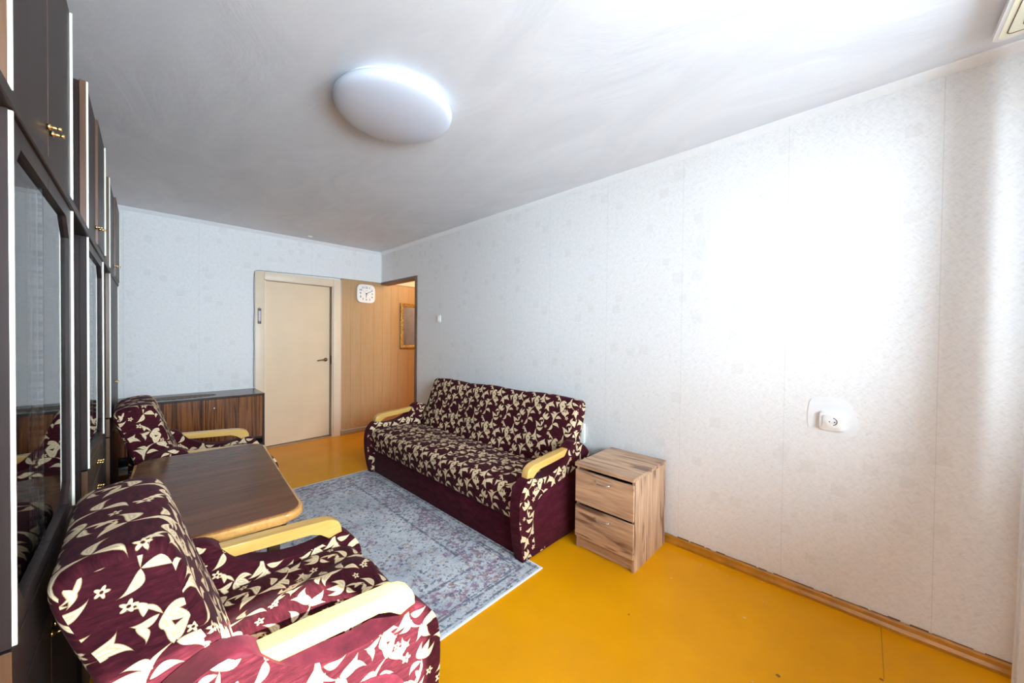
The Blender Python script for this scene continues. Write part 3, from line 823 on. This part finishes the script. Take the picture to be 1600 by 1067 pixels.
def wall_section(y0, y1, label, mid_open=0.0, glass=True, near_full=False):
    t = thing('wall_cabinet', label, 'cabinet', (0, 0, 0), 0, 'wall unit cabinets')
    seat_unit(t)
    X0 = XL + .034; XF = CAB_X - .0165
    for ya in (y0 + .004, y1 - .020):
        bm = bmesh.new(); bx(bm, X0, XF, ya, ya + .016, 0, HTOP - .004); obj('side', bm, 'lacquer_dark', t)
    bm = bmesh.new(); bx(bm, X0, X0 + .006, y0 + .0205, y1 - .0205, .06, HTOP - .02); obj('back_panel', bm, 'lacquer_edge', t)
    for z in (.06, H1 - .004, H2 - .010, H3 - .002, HTOP - .02):
        bm = bmesh.new(); bx(bm, X0 + .0065, XF - .002, y0 + .0205, y1 - .0205, z, z + .016); obj('shelf', bm, 'lacquer_edge', t)
    if glass:
        bm = bmesh.new(); bx(bm, X0 + .0065, XF - .012, y0 + .0205, y1 - .0205, .985, 1.001); obj('shelf', bm, 'lacquer_edge', t)
        bm = bmesh.new(); bx(bm, X0 + .0065, XF - .05, y0 + .0205, y1 - .0205, 1.30, 1.308); obj('glass_shelf', bm, 'glass', t)
    bm = bmesh.new(); bx(bm, X0 + .02, XF - .03, y0 + .0205, y1 - .0205, 0, .0595); obj('plinth', bm, 'black', t)
    ym = (y0 + y1) / 2
    rows = ((.065, H1 - .006, 'door', .69), (H1, H2 - .006, 'drawer', .797), (H2, H3 - .014, 'glass' if glass else 'door', 1.02), (H3 + .014, HTOP, 'door', H3 + .082))
    for z0, z1, kind, hz in rows:
        for s, ya, yb in ((-1, y0, ym - .0012), (1, ym + .0012, y1)):
            if kind == 'glass':
                bm = bmesh.new(); outline_frame(bm, ya, yb, z0, z1, .034, XF + .0005, CAB_X, 1, 1, .05, free=-s)
                d = obj('glass_door', bm, 'lacquer_dark', t)
                bm = bmesh.new(); ga = ya + (.002 if s < 0 else 0.0); gb = yb - (.002 if s > 0 else 0.0)
                bx(bm, XF + .005, XF + .009, ya + (.03 if s < 0 else 0), yb - (.03 if s > 0 else 0), z0 + .03, z1 - .03); obj('pane', bm, 'glass', d)
                if s < 0:
                    bm = bmesh.new(); bx(bm, XF + .0045, XF + .0082, ym - .0035, ym - .0012, z0 + .034, z1 - .034); obj('pane_edge', bm, 'glass_edge', d)
            else:
                bm = bmesh.new(); bx(bm, XF + .0005, CAB_X, ya, yb, z0, z1, .0012, 1)
                for f in bm.faces: f.material_index = 1 if f.normal.y < -.7 or abs(f.calc_center_median().y - ya) < .002 else 0
                d = obj(kind, bm, ['lacquer_dark', 'lacquer_edge'], t)
                pull(d, ym + s * .020, hz)
                if s > 0 and mid_open and z0 > H3:      # the second upper door stands a little open
                    d.matrix_world = Matrix.Translation((0, yb, 0)) @ Matrix.Rotation(-math.asin(mid_open / (yb - ya)), 4, 'Z') @ Matrix.Translation((0, -yb, 0)) if False else Matrix.Translation((mid_open * .8, 0, 0))
            if kind != 'drawer' and not (z0 < .1):
                edge_strip(d, ya + .003 if s < 0 else yb - .003, z0 + .002, z1 - .002)
    return t
wall_section(.944, 1.605, 'dark glazed wall cabinet with crockery behind the sunlit armchair')
wall_section(1.992, 2.645, 'dark glazed wall cabinet between two narrow panels opposite the sofa', .010)
wall_section(3.116, 3.99, 'dark wall cabinet with solid doors at the sideboard end', .012, glass=False)
for y0, y1, lab in ((.30, .940, 'dark wall unit end panel with brown wooden front edge next to the window'), (1.609, 1.988, 'narrow dark recessed panel unit between the two glazed cabinets'), (2.649, 3.112, 'narrow dark recessed panel unit beside the solid-door cabinet')):
    t = thing('recessed_unit', lab, 'cabinet', (0, 0, 0), 0, 'recessed units of the wall unit')
    seat_unit(t)
    xf = CAB_X - .027
    bm = bmesh.new(); bx(bm, XL + .034, xf - .017, y0, y1, 0, HTOP - .03); obj('body', bm, 'black', t)
    for z0, z1 in ((.065, H2 - .006), (H2, H3 - .03), (H3 + .014, HTOP - .012)):
        bm = bmesh.new(); bx(bm, xf - .0165, xf, y0 + .001, y1 - .001, z0, z1, .001, 1); obj('door', bm, 'lacquer_dark', t)
# long rail that runs across the unit between the door rows
rail = box('cornice_rail', CAB_X - .026, CAB_X + .006, .30, 3.99, H3 - .0125, H3 + .0125, 'lacquer_dark', None, .002, 1)
seat_unit(rail)
tag(rail, 'long dark horizontal rail across the wall unit below the upper doors', 'rail')

# crockery behind the glass
z = 1.0012
for k in range(6):
    bm = bmesh.new(); r = .108 - .001 * k
    lathe(bm, [(0, .002), (r * .55, .0015), (r * .62, .004), (r * .95, .014), (r, .018), (r * .995, .020), (r * .92, .0165), (r * .60, .0075), (0, .0065)], 40)
    p = obj('plate', bm, 'porcelain', None, 'all', (-.262, 1.47, z + .0085 * k))
    tag(p, ('white plate at the very bottom of the stack behind the cabinet glass', 'white plate second from the bottom of the stack in the cabinet', 'white plate third from the bottom of the stack in the cabinet', 'white plate third from the top of the stack in the cabinet', 'white plate second from the top of the stack in the cabinet', 'white plate on top of the stack behind the cabinet glass')[k], 'plate', 'plates in the glazed cabinet')
for k in range(2):
    bm = bmesh.new()
    lathe(bm, [(0, .0), (.026, .0), (.028, .004), (.040, .03), (.047, .055), (.045, .056), (.038, .031), (.026, .006), (0, .005)], 32)
    cup = obj('cup', bm, 'porcelain', None, 'all', (-.200, 1.32, z + .0005 + .038 * k))
    tag(cup, ('lower white porcelain cup standing on the cabinet shelf', 'upper white porcelain cup stacked inside the lower one')[k], 'cup', 'cups in the glazed cabinet')

# ================================================================== THINGS ON WALLS AND CEILING
lamp = thing('ceiling_lamp', 'large round white dome lamp on the ceiling', 'lamp', (.92, 1.745, ZC))
LR = .288
bm = bmesh.new(); lathe(bm, [(0, -.001), (LR * .93, -.001), (LR * .93, -.022), (0, -.022)], 72); obj('base', bm, 'white_plastic', lamp, True)
prof = [(LR * .94, -.018), (LR * .99, -.022), (LR, -.032), (LR * .985, -.046)] + [(LR * math.cos(a) * .985, -.046 - .042 * math.sin(a)) for a in (R(d) for d in (12, 24, 36, 48, 60, 70, 80))] + [(0, -.088)]
bm = bmesh.new(); lathe(bm, prof, 96); obj('diffuser', bm, 'opal', lamp, 'all')
bm = bmesh.new(); lathe(bm, [(0, -.001), (.030, -.001), (.028, -.010), (.018, -.016), (0, -.018)], 28)
tag(obj('ceiling_rose', bm, 'aged_plastic', None, 'all', (1.442, 4.81, ZC)), 'tiny round cap on the ceiling near the end wall', 'ceiling rose')

# wall clock
ck = thing('wall_clock', 'white square wall clock with rounded corners on the beige boards', 'clock', (2.207, YB - .0105, 1.92))
def squircle(a, n=72, e=4.2):
    return [(math.copysign(abs(math.cos(t)) ** (2 / e), math.cos(t)) * a, math.copysign(abs(math.sin(t)) ** (2 / e), math.sin(t)) * a) for t in (2 * math.pi * k / n for k in range(n))]
def slab(pts, y0, y1, bev=0): return prism(pts, y0, y1, 'y', bev, 3)
obj('case', slab(squircle(.126), -.034, -.0005, .008), 'white_plastic', ck, True)
obj('rim', slab(squircle(.127), -.024, -.014), 'aged_plastic', ck)
obj('dial', slab(squircle(.108), -.0352, -.0338), 'white_plastic', ck)
for k in range(1, 13):
    a = R(90 - 30 * k); e = 4.2
    d = .082 / ((abs(math.cos(a)) ** e + abs(math.sin(a)) ** e) ** (1 / e))
    text('numeral', str(k), .037, 'black', ck, (d * math.cos(a), -.0357, d * math.sin(a)), (R(90), 0, 0))
box('dial_mark', -.016, .016, -.0357, -.0353, .037, .043, 'pale_print', ck)
def hand(name, ang, ln, w, y, tail):
    a = R(90 - ang); dx, dz = math.cos(a), math.sin(a); nx, nz = -dz, dx
    pts = [(-dx * tail + nx * w, -dz * tail + nz * w), (dx * ln + nx * w * .5, dz * ln + nz * w * .5), (dx * ln - nx * w * .5, dz * ln - nz * w * .5), (-dx * tail - nx * w, -dz * tail - nz * w)]
    obj(name, prism(pts, y - .0008, y, 'y'), 'black', ck)
hand('hour_hand', 184, .058, .0060, -.0362, .010); hand('minute_hand', 62, .086, .0042, -.0373, .012); hand('second_hand', 309, .072, .0009, -.0384, .030)
bm = bmesh.new(); tube(bm, [(0, -.0352, 0), (0, -.0398, 0)], .005, 14); obj('hub', bm, 'black', ck, True)

# thermometer on the door casing
th = thing('thermometer', 'narrow dark red thermometer hanging on the door casing', 'thermometer', (.970, YB - .0205, 1.555))
box('plaque', -.017, .017, -.007, -.0004, -.092, .085, 'maroon_plaque', th, .002, 1)
box('scale', -.011, .011, -.0078, -.0071, -.06, .055, 'pale_print', th)
for k in range(9): box('graduation', -.010, -.003 + .006 * (k % 2), -.0083, -.0079, -.055 + .0125 * k, -.053 + .0125 * k, 'black', th)
bm = bmesh.new(); tube(bm, [(0, -.0095, -.075), (0, -.0095, .05)], .0022, 8); obj('tube', bm, 'glass_edge', th, 'all')
bm = bmesh.new(); tube(bm, [(0, -.003, .085), (-.004, -.003, .095), (0, -.003, .102), (.004, -.003, .095), (0, -.003, .085)], .0012, 6); obj('hanging_loop', bm, 'bronze', th, 'all')

# mirror in the hallway
mr = thing('wall_mirror', 'mirror in a gilt frame on the hallway boards', 'mirror', (2.96, YB - .0105, 1.487))
MW, MH = .225, .345
bm = bmesh.new()
fp = [(0, 0), (.055, 0), (.055, -.010), (.040, -.022), (.022, -.026), (.008, -.018), (0, -.012)]
ring = []
for sx, sz in ((1, 1), (-1, 1), (-1, -1), (1, -1)):
    ring.append([bm.verts.new((sx * (MW - q[0] if True else 0), q[1] - .0004, sz * (MH - q[0]))) for q in fp])
for k in range(4):
    A, B = ring[k], ring[(k + 1) % 4]
    for i in range(len(fp)): bm.faces.new((A[i], A[(i + 1) % len(fp)], B[(i + 1) % len(fp)], B[i]))
obj('frame', bm, 'gilt', mr, True)
box('backing', -MW + .03, MW - .03, -.006, -.0012, -MH + .03, MH - .03, 'black', mr)
box('mirror_glass', -MW + .045, MW - .045, -.0082, -.0062, -MH + .045, MH - .045, 'mirror', mr)

# socket, switch, small box on the long wall (local frame: out of the wall is -x)
sk = thing('power_socket', 'white power socket on a patch of fresh putty on the long wall', 'socket', (XW - .0006, .108, .935))
pp = smooth_poly([(-.105, -.05), (-.08, .085), (-.03, .12), (.05, .118), (.095, .10), (.10, -.045), (.06, -.062), (-.05, -.075)], 2)
obj('putty_patch', prism(pp, -.0012, -.0002, 'x'), 'putty', sk)
pl = rrect(.098, .092, .014)
obj('plate', prism(pl, -.0130, -.0013, 'x', .003, 3), 'white_plastic', sk, True)
obj('inner_plate', prism(rrect(.070, .066, .008), -.0165, -.0131, 'x', .0015, 2), 'white_plastic', sk, True)
bm = bmesh.new()
n = 36
for r0, x0, r1, x1 in ((.0225, -.0168, .0205, -.0168), (.0205, -.0168, .0195, -.0040), (.0195, -.0040, .0, -.0040), (.0225, -.0168, .0225, -.0150)):
    A = [bm.verts.new((x0, r0 * math.cos(2 * math.pi * k / n), r0 * math.sin(2 * math.pi * k / n))) for k in range(n)]
    B = [bm.verts.new((x1, r1 * math.cos(2 * math.pi * k / n), r1 * math.sin(2 * math.pi * k / n))) for k in range(n)] if r1 > 0 else None
    for k in range(n):
        if B: bm.faces.new((A[k], A[(k + 1) % n], B[(k + 1) % n], B[k]))
    if not B: bm.faces.new(A)
well = obj('socket_well', bm, 'white_plastic', sk, True)
bm = bmesh.new()
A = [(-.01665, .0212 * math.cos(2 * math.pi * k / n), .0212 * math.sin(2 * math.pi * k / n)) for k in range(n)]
tube(bm, [(-.0169, .0188 * math.cos(R(a)), .0188 * math.sin(R(a))) for a in range(100, 261, 16)], .0016, 6)  # black arc stands in for the shade inside the well's rim
obj('painted_shade_arc', bm, 'black', well, 'all')
for yy in (.0095, -.0095):
    bm = bmesh.new(); tube(bm, [(-.0172, yy, -.002), (-.0160, yy, -.002)], .0030, 12); obj('pin_hole', bm, 'black', well)
for zz in (.017, -.017):
    bm = bmesh.new(); bx(bm, -.0175, -.0160, -.003, .003, zz - .0035, zz + .0035); obj('earth_clip', bm, 'chrome', well)
sw = thing('light_switch', 'small cream light switch beside the open doorway', 'light switch', (XW - .0006, 3.562, 1.545))
obj('plate', prism(rrect(.080, .084, .010), -.012, -.0002, 'x', .003, 3), 'aged_plastic', sw, True)
obj('rocker', prism([(-.024, -.030), (.024, -.030), (.024, .030), (-.024, .030)], -.0175, -.0121, 'x', .002, 2), 'white_plastic', sw, True)
jb = thing('junction_box', 'small white box on the long wall beside the sofa back', 'wall box', (XW - .0006, 1.600, .592))
obj('box', prism(rrect(.085, .155, .006), -.028, -.0002, 'x', .003, 2), 'aged_plastic', jb, True)
obj('cover', prism(rrect(.070, .135, .005), -.031, -.0281, 'x', .001, 2), 'white_plastic', jb, True)

# cables
def cable(name, pts, r, mat, label):
    bm = bmesh.new(); tube(bm, pts, r, 7)
    return tag(obj(name, bm, mat, None, 'all'), label, 'cable')
yc = YB - .0045
pts = [(.918, yc, .735), (.916, yc, .95), (.921, yc, 1.20), (.917, yc, 1.40), (.922, yc, 1.62), (.918, yc, 1.85), (.922, yc, 2.02), (.930, yc, 2.068), (.965, yc, 2.078)]
pts += [(1.0 + .08 * k, yc, 2.078 + .0016 * k + .0015 * (k % 2)) for k in range(1, 11)] + [(1.868, yc, 2.092)]
cable('wall_cable', pts, .0032, 'cable_grey', 'grey cable clipped around the outside of the door casing')
yc = YB - .014
pts = [(1.8805, yc, 2.070), (1.8815, yc, 1.5), (1.8795, yc, 1.0), (1.8815, yc, .5), (1.881, yc, .09), (1.889, yc, .066), (1.91, yc, .062)] + [(1.95 + .12 * k, yc, .062 + .001 * (k % 2)) for k in range(1, 9)]
cable('wall_cable', pts, .0035, 'cable_white', 'white cable running down the door casing and along the baseboard')

# curtain cornice on the ceiling by the window
cn = thing('curtain_cornice', 'white ceiling curtain rail with rounded end and brown-lined cream underside', 'curtain rail', (0, 0, 0))

def rr_path(x0, x1, y0, y1, r, n=6):
    pts = []
    for cx_, cy_, a0 in ((x1 - r, y1 - r, 0), (x0 + r, y1 - r, 90), (x0 + r, y0 + r, 180), (x1 - r, y0 + r, 270)):
        for k in range(n + 1):
            a = R(a0 + 90 * k / n); pts.append((cx_ + r * math.cos(a), cy_ + r * math.sin(a)))
    return pts
CZ = 2.490
obj('rail_body', prism(rr_path(-.45, 2.292, -.50, -.332, .020), CZ, CZ + .022, 'z', .004, 3), 'white_plastic', cn, True)
obj('underside', prism(rr_path(-.44, 2.276, -.488, -.344, .016), CZ - .0012, CZ - .0002, 'z'), 'cream_face', cn)
for ins, nm in ((.016, 'groove'), (.046, 'groove')):
    p = rr_path(-.43 + ins, 2.272 - ins, -.486 + ins, -.346 - ins, .016)
    bm = bmesh.new(); tube(bm, [(x, y, CZ - .0015) for x, y in p + p[:1]], .0017, 6); obj(nm, bm, 'brown_line', cn)
for x in (-.2, .9, 2.0):
    bm = bmesh.new(); bx(bm, x - .03, x + .03, -.45, -.38, CZ + .0225, ZC - .0005); obj('bracket', bm, 'white_plastic', cn)

# white net curtain drawn to the right side of the window
bm = bmesh.new()
NX, NZ = 90, 26
x_a, x_b = 2.29, 2.385
grid = []
for k in range(NZ + 1):
    z = .03 + (CZ - .035) * k / NZ; low = 1 - k / NZ
    row = []
    for i in range(NX + 1):
        u = i / NX
        amp = .010 + .010 * low
        y = -.468 + .026 * low ** 1.3 + amp * math.sin(u * 2 * math.pi * 2.0 + .5 * math.sin(3 * low)) * (.8 + .2 * math.sin(u * 9))
        row.append(bm.verts.new((x_a + (x_b - x_a) * u - .05 * low * (1 - u) + .008 * low * math.sin(u * 30), y, z)))
    grid.append(row)
for k in range(NZ):
    for i in range(NX): bm.faces.new((grid[k][i], grid[k][i + 1], grid[k + 1][i + 1], grid[k + 1][i]))
cu = obj('curtain', bm, 'curtain', None, 'all')
tag(cu, 'white curtain gathered in folds at the end of the long wall', 'curtain')
